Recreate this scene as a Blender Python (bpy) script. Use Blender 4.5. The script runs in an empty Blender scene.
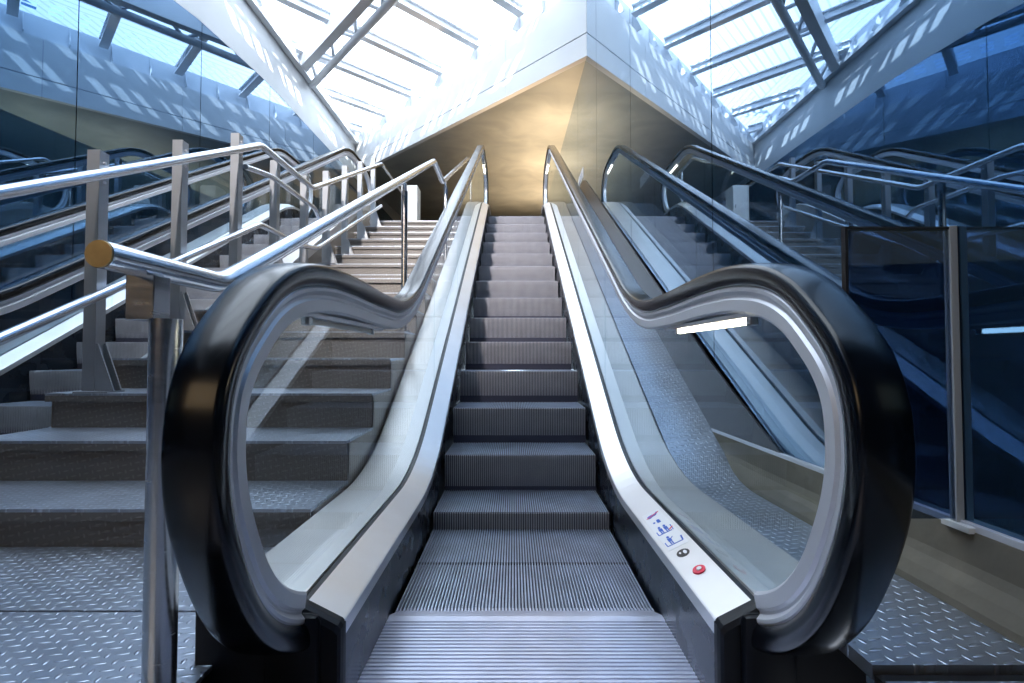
import bpy, bmesh, math, random
from mathutils import Vector, Matrix
random.seed(7)
scn = bpy.context.scene
C = scn.collection

# ------------------------------------------------------------------ frame of reference
CAM = (-0.040, -1.68, 0.87)
PITCH = math.radians(1.6)
FPX = 490.0

def W(xp, Z, h):
    """x to the camera's side, depth Z along its axis, height h over the eye -> world"""
    v = (h / Z - math.sin(PITCH)) / math.cos(PITCH)
    return Vector((CAM[0] + xp, CAM[1] + Z * (math.cos(PITCH) - v * math.sin(PITCH)), CAM[2] + h))

# ------------------------------------------------------------------ materials
MAT = {}
def nt(name):
    m = bpy.data.materials.new(name); m.use_nodes = True
    t = m.node_tree; t.nodes.clear()
    out = t.nodes.new('ShaderNodeOutputMaterial')
    MAT[name] = m
    return m, t, out

def N(t, typ, **kw):
    n = t.nodes.new(typ)
    for k, v in kw.items():
        if k.startswith('i_'):
            n.inputs[k[2:].replace('_', ' ')].default_value = v
        else:
            setattr(n, k, v)
    return n

def math_n(t, op, a, b=None, c=None):
    n = t.nodes.new('ShaderNodeMath'); n.operation = op
    for i, q in enumerate((a, b, c)):
        if q is None: continue
        if isinstance(q, (int, float)): n.inputs[i].default_value = q
        else: t.links.new(q, n.inputs[i])
    return n.outputs[0]

def pbr(name, col, rough=.4, metal=0., var=0., vscale=6., coat=0., bump=0., bscale=40., stretch=None, spec=None, rvar=0.):
    m, t, out = nt(name)
    p = N(t, 'ShaderNodeBsdfPrincipled')
    p.inputs['Base Color'].default_value = (*col, 1)
    p.inputs['Roughness'].default_value = rough
    p.inputs['Metallic'].default_value = metal
    p.inputs['Coat Weight'].default_value = coat
    p.inputs['Coat Roughness'].default_value = .05
    if spec is not None: p.inputs['Specular IOR Level'].default_value = spec
    tc = N(t, 'ShaderNodeTexCoord'); mp = N(t, 'ShaderNodeMapping')
    t.links.new(tc.outputs['Object'], mp.inputs['Vector'])
    if stretch: mp.inputs['Scale'].default_value = stretch
    if var or rvar:
        no = N(t, 'ShaderNodeTexNoise'); no.inputs['Scale'].default_value = vscale; no.inputs['Detail'].default_value = 5
        t.links.new(mp.outputs[0], no.inputs['Vector'])
        if var:
            mr = N(t, 'ShaderNodeMapRange'); mr.inputs['From Min'].default_value = .25; mr.inputs['From Max'].default_value = .75
            mr.inputs['To Min'].default_value = 1 - var; mr.inputs['To Max'].default_value = 1 + var
            t.links.new(no.outputs['Fac'], mr.inputs['Value'])
            mx = N(t, 'ShaderNodeVectorMath', operation='SCALE'); mx.inputs[0].default_value = col
            t.links.new(mr.outputs[0], mx.inputs['Scale']); t.links.new(mx.outputs[0], p.inputs['Base Color'])
        if rvar:
            mr = N(t, 'ShaderNodeMapRange'); mr.inputs['From Min'].default_value = .25; mr.inputs['From Max'].default_value = .75
            mr.inputs['To Min'].default_value = rough - rvar; mr.inputs['To Max'].default_value = rough + rvar
            t.links.new(no.outputs['Fac'], mr.inputs['Value']); t.links.new(mr.outputs[0], p.inputs['Roughness'])
    if bump:
        nb = N(t, 'ShaderNodeTexNoise'); nb.inputs['Scale'].default_value = bscale
        t.links.new(mp.outputs[0], nb.inputs['Vector'])
        b = N(t, 'ShaderNodeBump'); b.inputs['Strength'].default_value = bump; b.inputs['Distance'].default_value = .01
        t.links.new(nb.outputs['Fac'], b.inputs['Height']); t.links.new(b.outputs[0], p.inputs['Normal'])
    t.links.new(p.outputs[0], out.inputs[0])
    return m

pbr('rubber', (.0015, .003, .006), .22, 0, coat=.08, spec=.42, rvar=.04, vscale=3)
pbr('gasket', (.006, .008, .014), .4)
pbr('trim_metal', (.76, .78, .84), .42, .45)
pbr('deck_metal', (.80, .81, .84), .34, .55, var=.05, vscale=5, rvar=.06)
pbr('deck_outer', (.70, .69, .68), .36, .5, var=.07, vscale=5, rvar=.06)
pbr('clad_metal', (.40, .36, .31), .4, .5, var=.12, vscale=3)
pbr('skirt', (.012, .02, .032), .28, .3, rvar=.06, vscale=8)
pbr('skirt_dark', (.045, .045, .05), .3, .2, var=.1)
pbr('newel_box', (.003, .005, .010), .5, 0, spec=.3, bump=.03, bscale=300)
pbr('step_tread', (.48, .56, .70), .38, .75, var=.18, vscale=7)
pbr('step_riser', (.42, .44, .50), .5, .2, var=.15, vscale=7)
pbr('comb_metal', (.66, .70, .86), .36, .8, var=.14, vscale=6)
pbr('groove', (.05, .055, .09), .5, .5)
pbr('steel', (.58, .60, .63), .24, .95, var=.05, vscale=10, stretch=(1, 1, 8), rvar=.05)
pbr('steel_post', (.40, .43, .47), .38, .8, var=.08, vscale=8)
pbr('rail_tube', (.62, .65, .70), .2, .95, rvar=.04, vscale=6)
pbr('brass_cap', (.48, .36, .18), .38, .8, var=.2, vscale=30)
pbr('white_paint', (.60, .62, .64), .55, 0, var=.04, vscale=1.5)
pbr('roof_paint', (.66, .69, .73), .45, .1, var=.04, vscale=2)
pbr('seam_dark', (.10, .16, .28), .5)
pbr('concrete', (.22, .205, .17), .75, 0, var=.25, vscale=4, bump=.2, bscale=25)
pbr('landing', (.35, .33, .30), .5, 0, var=.1)
pbr('hall_wall', (.62, .52, .36), .6, 0, var=.06, vscale=.8)
pbr('dark_wall', (.03, .035, .045), .7)
pbr('bar_grey', (.50, .54, .58), .55)
pbr('cabinet', (.80, .83, .85), .4)
pbr('sticker_white', (.82, .84, .88), .4)
pbr('ink_blue', (.03, .12, .55), .45)
pbr('ink_red', (.75, .03, .08), .4)
pbr('ink_black', (.015, .015, .02), .4)
pbr('dark_edge', (.03, .03, .035), .3, .6)
pbr('paper', (.8, .85, .9), .5)
pbr('hidden_floor', (.12, .13, .15), .7)

def soffit():
    m, t, out = nt('soffit')
    p = N(t, 'ShaderNodeBsdfPrincipled')
    tc = N(t, 'ShaderNodeTexCoord')
    no = N(t, 'ShaderNodeTexNoise'); no.inputs['Scale'].default_value = 1.3; no.inputs['Detail'].default_value = 6; no.inputs['Distortion'].default_value = .8
    t.links.new(tc.outputs['Object'], no.inputs['Vector'])
    cr = N(t, 'ShaderNodeValToRGB')
    cr.color_ramp.elements[0].position = .3; cr.color_ramp.elements[0].color = (.22, .24, .24, 1)
    cr.color_ramp.elements[1].position = .75; cr.color_ramp.elements[1].color = (.33, .345, .335, 1)
    t.links.new(no.outputs['Fac'], cr.inputs[0]); t.links.new(cr.outputs[0], p.inputs['Base Color'])
    p.inputs['Metallic'].default_value = .35; p.inputs['Roughness'].default_value = .45
    t.links.new(p.outputs[0], out.inputs[0])
soffit()

def clear_glass(name, tint, fres_ior=1.5, refl=(.85, .93, 1)):
    m, t, out = nt(name)
    tr = N(t, 'ShaderNodeBsdfTransparent'); tr.inputs[0].default_value = (*tint, 1)
    gl = N(t, 'ShaderNodeBsdfGlossy'); gl.inputs['Roughness'].default_value = .01; gl.inputs[0].default_value = (*refl, 1)
    fr = N(t, 'ShaderNodeFresnel'); fr.inputs[0].default_value = fres_ior
    mx = N(t, 'ShaderNodeMixShader')
    geo = N(t, 'ShaderNodeNewGeometry')
    # the same weight on both faces of the pane
    f = math_n(t, 'MULTIPLY', fr.outputs[0], math_n(t, 'SUBTRACT', 1, geo.outputs['Backfacing']))
    t.links.new(f, mx.inputs[0]); t.links.new(tr.outputs[0], mx.inputs[1]); t.links.new(gl.outputs[0], mx.inputs[2])
    t.links.new(mx.outputs[0], out.inputs[0])
    return m
clear_glass('balustrade_glass', (.93, .96, .97))
clear_glass('smoked_glass', (.42, .48, .58))

def mirror_glass(name='mirror_glass', base=(.24, .36, .50), edge=(.86, .93, 1.0)):
    """dark blue coated wall glass: a mirror that is deep blue face on and clear towards grazing"""
    m, t, out = nt(name)
    lw = N(t, 'ShaderNodeLayerWeight'); lw.inputs[0].default_value = .5
    cr = N(t, 'ShaderNodeValToRGB')
    e = cr.color_ramp.elements
    e[0].position = .0; e[0].color = (.02, .06, .13, 1)
    e[1].position = 1.; e[1].color = (*edge, 1)
    a = e.new(.30); a.color = (.09, .17, .28, 1)
    b = e.new(.50); b.color = (.15, .22, .31, 1)
    c = e.new(.65); c.color = (.25, .325, .42, 1)
    c = e.new(.80); c.color = (.38, .47, .57, 1)
    t.links.new(lw.outputs['Facing'], cr.inputs[0])
    gl = N(t, 'ShaderNodeBsdfGlossy'); gl.inputs['Roughness'].default_value = .012
    t.links.new(cr.outputs[0], gl.inputs[0])
    df = N(t, 'ShaderNodeBsdfDiffuse'); df.inputs[0].default_value = (.006, .016, .030, 1)
    ad = N(t, 'ShaderNodeAddShader')
    t.links.new(gl.outputs[0], ad.inputs[0]); t.links.new(df.outputs[0], ad.inputs[1])
    t.links.new(ad.outputs[0], out.inputs[0])
mirror_glass()

def diamond(name, col, axes='xy', rough=.34, metal=.8, size=.045, dist=.004):
    m, t, out = nt(name)
    p = N(t, 'ShaderNodeBsdfPrincipled')
    p.inputs['Metallic'].default_value = metal; p.inputs['Roughness'].default_value = rough
    g = N(t, 'ShaderNodeNewGeometry'); s = N(t, 'ShaderNodeSeparateXYZ')
    t.links.new(g.outputs['Position'], s.inputs[0])
    X = s.outputs['X']; Y = s.outputs['Y' if axes == 'xy' else 'Z']
    a = math.radians(12)
    U = math_n(t, 'ADD', math_n(t, 'MULTIPLY', X, math.cos(a) / size), math_n(t, 'MULTIPLY', Y, math.sin(a) / size))
    V = math_n(t, 'SUBTRACT', math_n(t, 'MULTIPLY', Y, math.cos(a) / size), math_n(t, 'MULTIPLY', X, math.sin(a) / size))
    fu, fv = math_n(t, 'FLOOR', U), math_n(t, 'FLOOR', V)
    par = math_n(t, 'MODULO', math_n(t, 'ADD', math_n(t, 'ADD', fu, fv), 1000), 2)
    qu = math_n(t, 'SUBTRACT', math_n(t, 'SUBTRACT', U, fu), .5); qv = math_n(t, 'SUBTRACT', math_n(t, 'SUBTRACT', V, fv), .5)
    def ell(rx, ry):
        x = math_n(t, 'DIVIDE', qu, rx); y = math_n(t, 'DIVIDE', qv, ry)
        return math_n(t, 'ADD', math_n(t, 'MULTIPLY', x, x), math_n(t, 'MULTIPLY', y, y))
    e1 = ell(.50, .15); e2 = ell(.17, .34)
    d = math_n(t, 'ADD', math_n(t, 'MULTIPLY', e1, math_n(t, 'SUBTRACT', 1, par)), math_n(t, 'MULTIPLY', e2, par))
    hgt = math_n(t, 'MAXIMUM', math_n(t, 'SUBTRACT', 1, d), 0)
    hgt = math_n(t, 'POWER', hgt, .6)
    b = N(t, 'ShaderNodeBump'); b.inputs['Strength'].default_value = 1; b.inputs['Distance'].default_value = dist
    t.links.new(hgt, b.inputs['Height']); t.links.new(b.outputs[0], p.inputs['Normal'])
    no = N(t, 'ShaderNodeTexNoise'); no.inputs['Scale'].default_value = 5; no.inputs['Detail'].default_value = 6
    t.links.new(g.outputs['Position'], no.inputs['Vector'])
    k = math_n(t, 'ADD', math_n(t, 'MULTIPLY', no.outputs['Fac'], .5), .72)
    k = math_n(t, 'MULTIPLY', k, math_n(t, 'ADD', math_n(t, 'MULTIPLY', hgt, .35), .85))   # worn, polished lugs
    sc = N(t, 'ShaderNodeVectorMath', operation='SCALE'); sc.inputs[0].default_value = col
    t.links.new(k, sc.inputs['Scale']); t.links.new(sc.outputs[0], p.inputs['Base Color'])
    r = math_n(t, 'ADD', math_n(t, 'MULTIPLY', no.outputs['Fac'], .2), rough - .1)
    t.links.new(r, p.inputs['Roughness'])
    t.links.new(p.outputs[0], out.inputs[0])
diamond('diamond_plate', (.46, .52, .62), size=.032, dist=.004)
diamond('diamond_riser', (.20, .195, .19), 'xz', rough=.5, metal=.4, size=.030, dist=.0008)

def roof_sheet():
    m, t, out = nt('roof_sheet')
    tl = N(t, 'ShaderNodeBsdfTranslucent')
    tc = N(t, 'ShaderNodeTexCoord'); s = N(t, 'ShaderNodeSeparateXYZ')
    t.links.new(tc.outputs['Object'], s.inputs[0])
    fr = math_n(t, 'FRACT', math_n(t, 'MULTIPLY', s.outputs['X'], 1 / .16))
    line = math_n(t, 'LESS_THAN', fr, .22)
    mx = N(t, 'ShaderNodeMixRGB')
    mx.inputs[1].default_value = (.42, .45, .48, 1); mx.inputs[2].default_value = (.31, .34, .39, 1)
    t.links.new(line, mx.inputs[0]); t.links.new(mx.outputs[0], tl.inputs[0])
    t.links.new(tl.outputs[0], out.inputs[0])
roof_sheet()

def emit(name, col, k):
    m, t, out = nt(name)
    e = N(t, 'ShaderNodeEmission'); e.inputs[0].default_value = (*col, 1); e.inputs[1].default_value = k
    t.links.new(e.outputs[0], out.inputs[0])
emit('lamp_tube', (1, .88, .62), 9)
emit('lamp_warm', (1, .66, .30), 30)

# ------------------------------------------------------------------ object helpers
def link(o, parent=None):
    C.objects.link(o)
    if parent is not None: o.parent = parent
    return o

def mesh_obj(name, bm, mats, parent=None, smooth=False, label=None, recalc=True):
    if recalc: bmesh.ops.recalc_face_normals(bm, faces=bm.faces[:])
    me = bpy.data.meshes.new(name); bm.to_mesh(me); bm.free()
    if not isinstance(mats, (list, tuple)): mats = [mats]
    for m in mats: me.materials.append(MAT[m])
    if smooth:
        for p in me.polygons: p.use_smooth = True
        me.set_sharp_from_angle(angle=math.radians(35))
    o = bpy.data.objects.new(name, me); link(o, parent)
    if label: o['label'] = label
    return o

def tag(o, label, cat, group=None, kind=None):
    o['label'] = label; o['category'] = cat
    if group: o['group'] = group
    if kind: o['kind'] = kind
    return o

def structure(o, label=None):
    o['kind'] = 'structure'
    if label: o['label'] = label
    return o

def empty(name, loc=(0, 0, 0)):
    o = bpy.data.objects.new(name, None); o.location = loc; o.empty_display_size = .1
    return link(o)

def add_box(bm, a, b, mat=0, bev=0.):
    r = bmesh.ops.create_cube(bm, size=1)
    vs = r['verts']
    for v in vs:
        v.co = Vector([(a[i] + b[i]) / 2 + v.co[i] * (b[i] - a[i]) for i in range(3)])
    fs = list({f for v in vs for f in v.link_faces})
    for f in fs: f.material_index = mat
    if bev:
        es = list({e for v in vs for e in v.link_edges})
        bmesh.ops.bevel(bm, geom=es, offset=bev, segments=2, affect='EDGES', profile=.5)

def frame_tube(bm, pts, r, n=16, mat=0, caps=True):
    """round tube through points"""
    pts = [Vector(p) for p in pts]
    rings = []
    for i, p in enumerate(pts):
        if i == 0: d = (pts[1] - p)
        elif i == len(pts) - 1: d = (p - pts[-2])
        else: d = (pts[i + 1] - p).normalized() + (p - pts[i - 1]).normalized()
        d.normalize()
        up = Vector((0, 0, 1)) if abs(d.z) < .95 else Vector((0, 1, 0))
        s = d.cross(up).normalized(); u = s.cross(d).normalized()
        rings.append([bm.verts.new(p + s * math.cos(2 * math.pi * k / n) * r + u * math.sin(2 * math.pi * k / n) * r) for k in range(n)])
    for a, b in zip(rings, rings[1:]):
        for k in range(n):
            f = bm.faces.new((a[k], a[(k + 1) % n], b[(k + 1) % n], b[k])); f.material_index = mat
    if caps:
        for rr in (rings[0], rings[-1]):
            f = bm.faces.new(rr); f.material_index = mat

def round_corners(pts, rad=.06, n=5):
    pts = [Vector(p) for p in pts]; out = [pts[0]]
    for i in range(1, len(pts) - 1):
        a, p, b = pts[i - 1], pts[i], pts[i + 1]
        r = min(rad, (a - p).length * .45, (b - p).length * .45)
        s, e = p + (a - p).normalized() * r, p + (b - p).normalized() * r
        for k in range(n + 1):
            q = k / n
            out.append((1 - q) ** 2 * s + 2 * q * (1 - q) * p + q * q * e)
    out.append(pts[-1]); return out

def beam(bm, a, b, w, h, mat=0):
    """square bar from a to b: w across (level), h upright"""
    a, b = Vector(a), Vector(b); d = (b - a).normalized()
    s = d.cross(Vector((0, 0, 1)))
    if s.length < .01: s = Vector((1, 0, 0))
    s.normalize(); u = s.cross(d).normalized()
    q = []
    for p in (a, b):
        q.append([bm.verts.new(p + s * (i * w / 2) + u * (j * h / 2)) for i, j in ((-1, -1), (1, -1), (1, 1), (-1, 1))])
    for k in range(4):
        bm.faces.new((q[0][k], q[0][(k + 1) % 4], q[1][(k + 1) % 4], q[1][k])).material_index = mat
    bm.faces.new(q[0]).material_index = mat; bm.faces.new(q[1][::-1]).material_index = mat

# ---- sweeping a section (u across, v off the path) along a path in the y-z plane
def normals(path):
    out = []
    for i in range(len(path)):
        a = path[max(i - 1, 0)]; b = path[min(i + 1, len(path) - 1)]
        d = Vector((b[0] - a[0], b[1] - a[1])).normalized()
        out.append(Vector((-d.y, d.x)))
    return out

def offset(path, v):
    return [(p[0] + n.x * v, p[1] + n.y * v) for p, n in zip(path, normals(path))]

def sweep(bm, section, path, x0, mir=1, closed=True, caps=True, mat=0, mats=None):
    ns = normals(path)
    rows = []
    for p, n in zip(path, ns):
        rows.append([bm.verts.new((x0 + mir * u, p[0] + n.x * v, p[1] + n.y * v)) for u, v in section])
    m = len(section)
    for a, b in zip(rows, rows[1:]):
        for k in range(m if closed else m - 1):
            f = bm.faces.new((a[k], a[(k + 1) % m], b[(k + 1) % m], b[k]))
            f.material_index = mats[k] if mats else mat
    if caps and closed:
        for r in (rows[0], rows[-1]):
            bm.faces.new(r).material_index = mat

def catmull(P, n=6):
    out = []
    for i in range(len(P) - 1):
        p0 = P[max(i - 1, 0)]; p1 = P[i]; p2 = P[i + 1]; p3 = P[min(i + 2, len(P) - 1)]
        for k in range(n):
            t = k / n
            out.append(tuple(.5 * (2 * p1[j] + (p2[j] - p0[j]) * t + (2 * p0[j] - 5 * p1[j] + 4 * p2[j] - p3[j]) * t * t + (3 * p1[j] - p0[j] - 3 * p2[j] + p3[j]) * t ** 3) for j in (0, 1)))
    out.append(P[-1]); return out

S30 = .5774
TOPZ = 3.19
TOPY = 6.6
def ramp(y, yb, z0, z1, half):
    """level at z0, bending at yb into the 30 degree slope, bending back level at z1"""
    yt = yb + (z1 - z0) / S30
    def soft(y, c):
        if y <= c - half: return 0.
        if y >= c + half: return y - c
        return (y - c + half) ** 2 / (4 * half)
    return z0 + S30 * (soft(y, yb) - soft(y, yt))

def nose_z(y): return ramp(y, .70, 0, TOPZ, .35)
def deck_z(y): return ramp(y, .86, .225, TOPZ + .225, .36)
def rail_z(y): return ramp(y, .605, 1.10, TOPZ + 1.10, .30)

def samples(a, b, f, breaks, n=10):
    ys = {a, b}
    for c, h in breaks:
        for k in range(n + 1): ys.add(round(c - h + 2 * h * k / n, 5))
    return [(y, f(y)) for y in sorted(ys) if a <= y <= b]

DECK = samples(-.47, TOPY + .47, deck_z, [(.86, .36), (.86 + TOPZ / S30, .36)])
NEWEL = [(-.36, .165), (-.46, .172), (-.57, .206), (-.69, .283), (-.785, .39), (-.857, .53), (-.889, .64), (-.893, .74),
         (-.878, .82), (-.843, .888), (-.785, .952), (-.688, 1.028), (-.568, 1.077), (-.40, 1.103), (-.20, 1.108), (0., 1.103)]
newel_c = catmull(NEWEL, 5)
mid = samples(.1, TOPY - .1, rail_z, [(.605, .30), (.605 + TOPZ / S30, .30)])
top_newel = [(TOPY - y, z + TOPZ) for y, z in reversed(newel_c)]
RAIL = newel_c + mid + top_newel

# ------------------------------------------------------------------ the escalator
HALF = .45
AX = .56         # handrail centre
def rail_section():
    w = .048
    h = [(w - .012, .0005), (w - .006, -.0015), (w - .0025, -.005), (w - .0005, -.011), (w, -.019), (w - .001, -.030), (w - .004, -.042), (w - .010, -.051), (.028, -.056), (.026, -.050)]
    return [(-u, v) for u, v in reversed(h)] + [(0, .002)] + h
def trim_section():
    return [(-.028, -.050), (-.034, -.058), (-.034, -.066), (-.024, -.076), (-.024, -.082), (-.030, -.088), (-.030, -.116), (-.024, -.123),
            (.024, -.123), (.030, -.116), (.030, -.088), (.024, -.082), (.024, -.076), (.034, -.066), (.034, -.058), (.028, -.050)]

def step_mesh():
    """one escalator step, front nose at y=0 z=0; ribbed tread and riser"""
    bm = bmesh.new()
    n = 76; w = 2 * (HALF - .008); p = w / n; sec = []
    for i in range(n):
        u = -w / 2 + i * p
        sec += [(u, -.009), (u + p * .08, 0), (u + p * .52, 0), (u + p * .60, -.009)]
    sec.append((w / 2, -.009))
    path_t = [(0.001, 0), (.404, 0)]
    # tread: section normal is up
    ms = []
    for i in range(n): ms += [0, 0, 0, 1]
    sweep(bm, sec, path_t, 0, closed=False, mats=ms)
    # riser, slightly bowed
    path_r = [(.030, -.235), (.012, -.18), (.003, -.10), (0, -.04), (0.0, -.006), (.003, -.001)]
    ms = []
    for i in range(n): ms += [2, 2, 2, 1]
    rows = []
    for (y, z) in path_r:
        rows.append([bm.verts.new((u, y - v - .009 , z)) for u, v in [(a, b) for a, b in sec]])
    for a, b in zip(rows, rows[1:]):
        for k in range(len(sec) - 1):
            bm.faces.new((a[k], b[k], b[k + 1], a[k + 1])).material_index = ms[k]
    # body under the ribs
    add_box(bm, (-w / 2, .004, -.235), (w / 2, .403, -.0095), 1)
    me = bpy.data.meshes.new('step')
    bm.to_mesh(me); bm.free()
    for m in ('step_tread', 'groove', 'step_riser'): me.materials.append(MAT[m])
    return me

def poly_prism(bm, pts, x0, x1, mat=0):
    a = [bm.verts.new((x0, y, z)) for y, z in pts]; b = [bm.verts.new((x1, y, z)) for y, z in pts]
    n = len(pts)
    for k in range(n):
        bm.faces.new((a[k], a[(k + 1) % n], b[(k + 1) % n], b[k])).material_index = mat
    f1 = bm.faces.new(a); f2 = bm.faces.new(b[::-1]); f1.material_index = f2.material_index = mat
    bmesh.ops.triangulate(bm, faces=[f1, f2], ngon_method='EAR_CLIP')

def make_escalator(name):
    root = empty(name, (0, 0, 0))
    for s in (1, -1):
        side = 'right' if s > 0 else 'left'
        bm = bmesh.new(); sweep(bm, rail_section(), RAIL, s * AX, s)
        mesh_obj('handrail', bm, 'rubber', root, True, label='black rubber handrail on the %s' % side)
        bm = bmesh.new(); sweep(bm, trim_section(), [p for p in RAIL if not (p[0] > -.525 and p[1] < .4) and not (p[0] < TOPY + .525 and p[0] > TOPY - 1 and p[1] < TOPZ + .4)], s * AX, s)
        mesh_obj('handrail_track', bm, 'trim_metal', root, True)
        # glass pane between the track and the deck
        inner = offset(RAIL, -.118)
        inner = [p for p in inner if not (p[0] < -.45 and p[1] < .26) and not (p[0] > TOPY + .45 and p[1] < TOPZ + .26)]
        inner = [p for p in inner if p[1] > deck_z(p[0]) + .03]
        low = [(y, z + .035) for y, z in reversed(DECK)]
        low = [p for p in low if inner[0][0] < p[0] < inner[-1][0]]
        cuts = [-9, 1.53, 2.85, 4.17, 5.49, 99]
        def at(path, y):
            P = sorted(path)
            for a, b in zip(P, P[1:]):
                if a[0] <= y <= b[0]: return a[1] + (b[1] - a[1]) * (y - a[0]) / max(b[0] - a[0], 1e-6)
        mid_in = [p for p in inner if .2 < p[0] < TOPY - .2]
        for c0, c1 in zip(cuts, cuts[1:]):
            up = [p for p in inner if c0 + .01 < p[0] < c1 - .01]; dn = [p for p in low if c0 + .01 < p[0] < c1 - .01]
            if c1 < 90: up = up + [(c1 - .003, at(mid_in, c1 - .003))]; dn = [(c1 - .003, at(low, c1 - .003))] + dn
            if c0 > 0: up = [(c0 + .003, at(mid_in, c0 + .003))] + up; dn = dn + [(c0 + .003, at(low, c0 + .003))]
            bm = bmesh.new(); poly_prism(bm, up + dn, s * AX - .005, s * AX + .005)
            mesh_obj('glass_pane', bm, 'balustrade_glass', root)
        # decks: inner, gasket slot, outer
        bm = bmesh.new()
        sweep(bm, [(0, -.035), (0, 0), (.004, .003), (.092, .045), (.092, -.035)], DECK, s * HALF, s)
        mesh_obj('inner_deck', bm, 'deck_metal', root)
        bm = bmesh.new()
        sweep(bm, [(.092, -.03), (.092, .036), (.103, .036), (.117, .036), (.117, -.03)], DECK, s * HALF, s)
        mesh_obj('glass_gasket', bm, 'gasket', root)
        bm = bmesh.new()
        sweep(bm, [(.117, -.03), (.117, .044), (.19, .050), (.335, .048), (.345, .040), (.345, -.06), (.335, -.06), (.335, -.03)], DECK, s * HALF, s)
        mesh_obj('outer_deck', bm, 'deck_outer', root)
        bm = bmesh.new()
        sweep(bm, [(.012, -.034), (.004, -.034), (.004, -.42), (.012, -.42)], DECK, s * HALF, s)
        mesh_obj('skirt_panel', bm, 'skirt', root)
        bm = bmesh.new()
        sweep(bm, [(.330, -.05), (.338, -.05), (.338, -.75), (.330, -.75)], DECK, s * HALF, s)
        mesh_obj('side_cladding', bm, 'clad_metal', root)
        # newel base, its rounded cap and the handrail inlet, at both ends
        for e in (0, 1):
            def Y(y): return y if e == 0 else TOPY - y
            dz = 0 if e == 0 else TOPZ
            bm = bmesh.new()
            sec = [(-.002, -.35), (-.002, .222), (.006, .232), (.094, .276), (.14, .282), (.20, .280), (.335, .277), (.348, .266), (.348, -.35)]
            ys = [(-.505, -.014), (-.498, -.004), (-.485, 0), (-.468, 0)]
            rows = []
            for y, d in ys:
                rows.append([bm.verts.new((s * (HALF + u + (d * .6 if u > .3 else (-d * .6 if u < .02 else 0))), Y(y), dz + (z + d if z > 0 else z))) for u, z in sec])
            for a, b in zip(rows, rows[1:]):
                for k in range(len(sec) - 1): bm.faces.new((a[k], a[k + 1], b[k + 1], b[k]))
            bm.faces.new(rows[0]); bm.faces.new(rows[-1])
            for r in (rows,):
                for a, b in zip(r, r[1:]): bm.faces.new((a[-1], a[0], b[0], b[-1]))
            mesh_obj('newel_base', bm, 'newel_box', root)
            bm = bmesh.new()
            a0, a1 = sorted((Y(-.525), Y(-.49)))
            add_box(bm, (s * AX - .064, a0, dz + .06), (s * AX + .064, a1, dz + .262), 0, .02)
            mesh_obj('handrail_inlet', bm, 'newel_box', root, True)
        # comb lights under the track: at the foot, and lit ones at the head
        for e in (0, 1):
            y0, y1, dz = (-.58, .22, 0) if e == 0 else (TOPY - .16, TOPY + .56, TOPZ)
            lit = e == 1 or s > 0
            bm = bmesh.new()
            add_box(bm, (s * AX - .016, y0, dz + .965), (s * AX + .016, y1, dz + .979), 0, .003)
            f = mesh_obj('light_fixture', bm, 'trim_metal', root, label='tube light fixture under the handrail, %s' % ('lit' if lit else 'unlit'))
            bm = bmesh.new()
            t0, t1 = (-.45, .10) if e == 0 else (TOPY + .06, TOPY + .45)
            xx = s * AX; zz = dz + .956
            frame_tube(bm, [(xx, t0, zz), (xx, t1, zz)], .0085 if e == 0 else .015, 12)
            mesh_obj('light_tube', bm, 'lamp_tube' if lit else 'cabinet', f, True)
            for yy in (t0, t1):
                bm = bmesh.new(); add_box(bm, (xx - .011, yy - .012, zz - .011), (xx + .011, yy + .012, zz + .014), 0, .003)
                mesh_obj('tube_holder', bm, 'steel_post', f)
    # steps
    me = step_mesh()
    for k in range(0, 18):
        y = .4 * k
        o = bpy.data.objects.new('step', me); link(o, root)
        o.location = (0, y, nose_z(y) if k else -.001)
    # comb plate at the foot, one at the head
    for e in (0, 1):
        bm = bmesh.new()
        L = 1.25; pitch = .0175; n = int(L / pitch)
        sec = []
        for i in range(n):
            y = -L + i * pitch
            sec += [(y, 0), (y + pitch * .52, 0), (y + pitch * .62, -.005), (y + pitch * .92, -.005)]
        sec += [(-.055, 0), (-.03, 0.001), (0.012, -.003)]
        def hw(y): return HALF + .012 if y < -.02 else HALF - .012 - (y + .02) * .3
        rows = [[bm.verts.new((q * hw(y), y if e == 0 else TOPY + .2 - y, z + .004 + (0 if e == 0 else TOPZ))) for q in (-1, 1)] for y, z in sec]
        for i, (a, b) in enumerate(zip(rows, rows[1:])):
            bm.faces.new((a[0], a[1], b[1], b[0])).material_index = 1 if (i % 4 == 2 and i < 4 * n - 1) else 0
        y0, y1 = (-L, .0) if e == 0 else (TOPY + .2, TOPY + .2 + L)
        zz = 0 if e == 0 else TOPZ
        add_box(bm, (-HALF - .011, y0, zz - .06), (HALF + .011, y1, zz - .004), 1)
        # comb teeth
        if e == 0:
            for i in range(76):
                x = -HALF + .014 + i * (2 * HALF - .028) / 75
                add_box(bm, (x - .0022, .008, -.012), (x + .0022, .028, .0015), 0)
        mesh_obj('comb_plate', bm, ['comb_metal', 'groove'], root)
    return root

esc = make_escalator('escalator')
tag(esc, 'centre escalator with black handrails, glass sides and ribbed metal steps', 'escalator', 'escalators')

# stop button, mark and safety sticker on the right inner deck at the foot
def deck_pt(u, y, lift=.001):
    """point on the right inner deck: u across from its inner edge"""
    zz = deck_z(y) + .003 + (u - .004) * (.042 / .088) + lift
    return Vector((HALF + u, y, zz))

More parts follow.
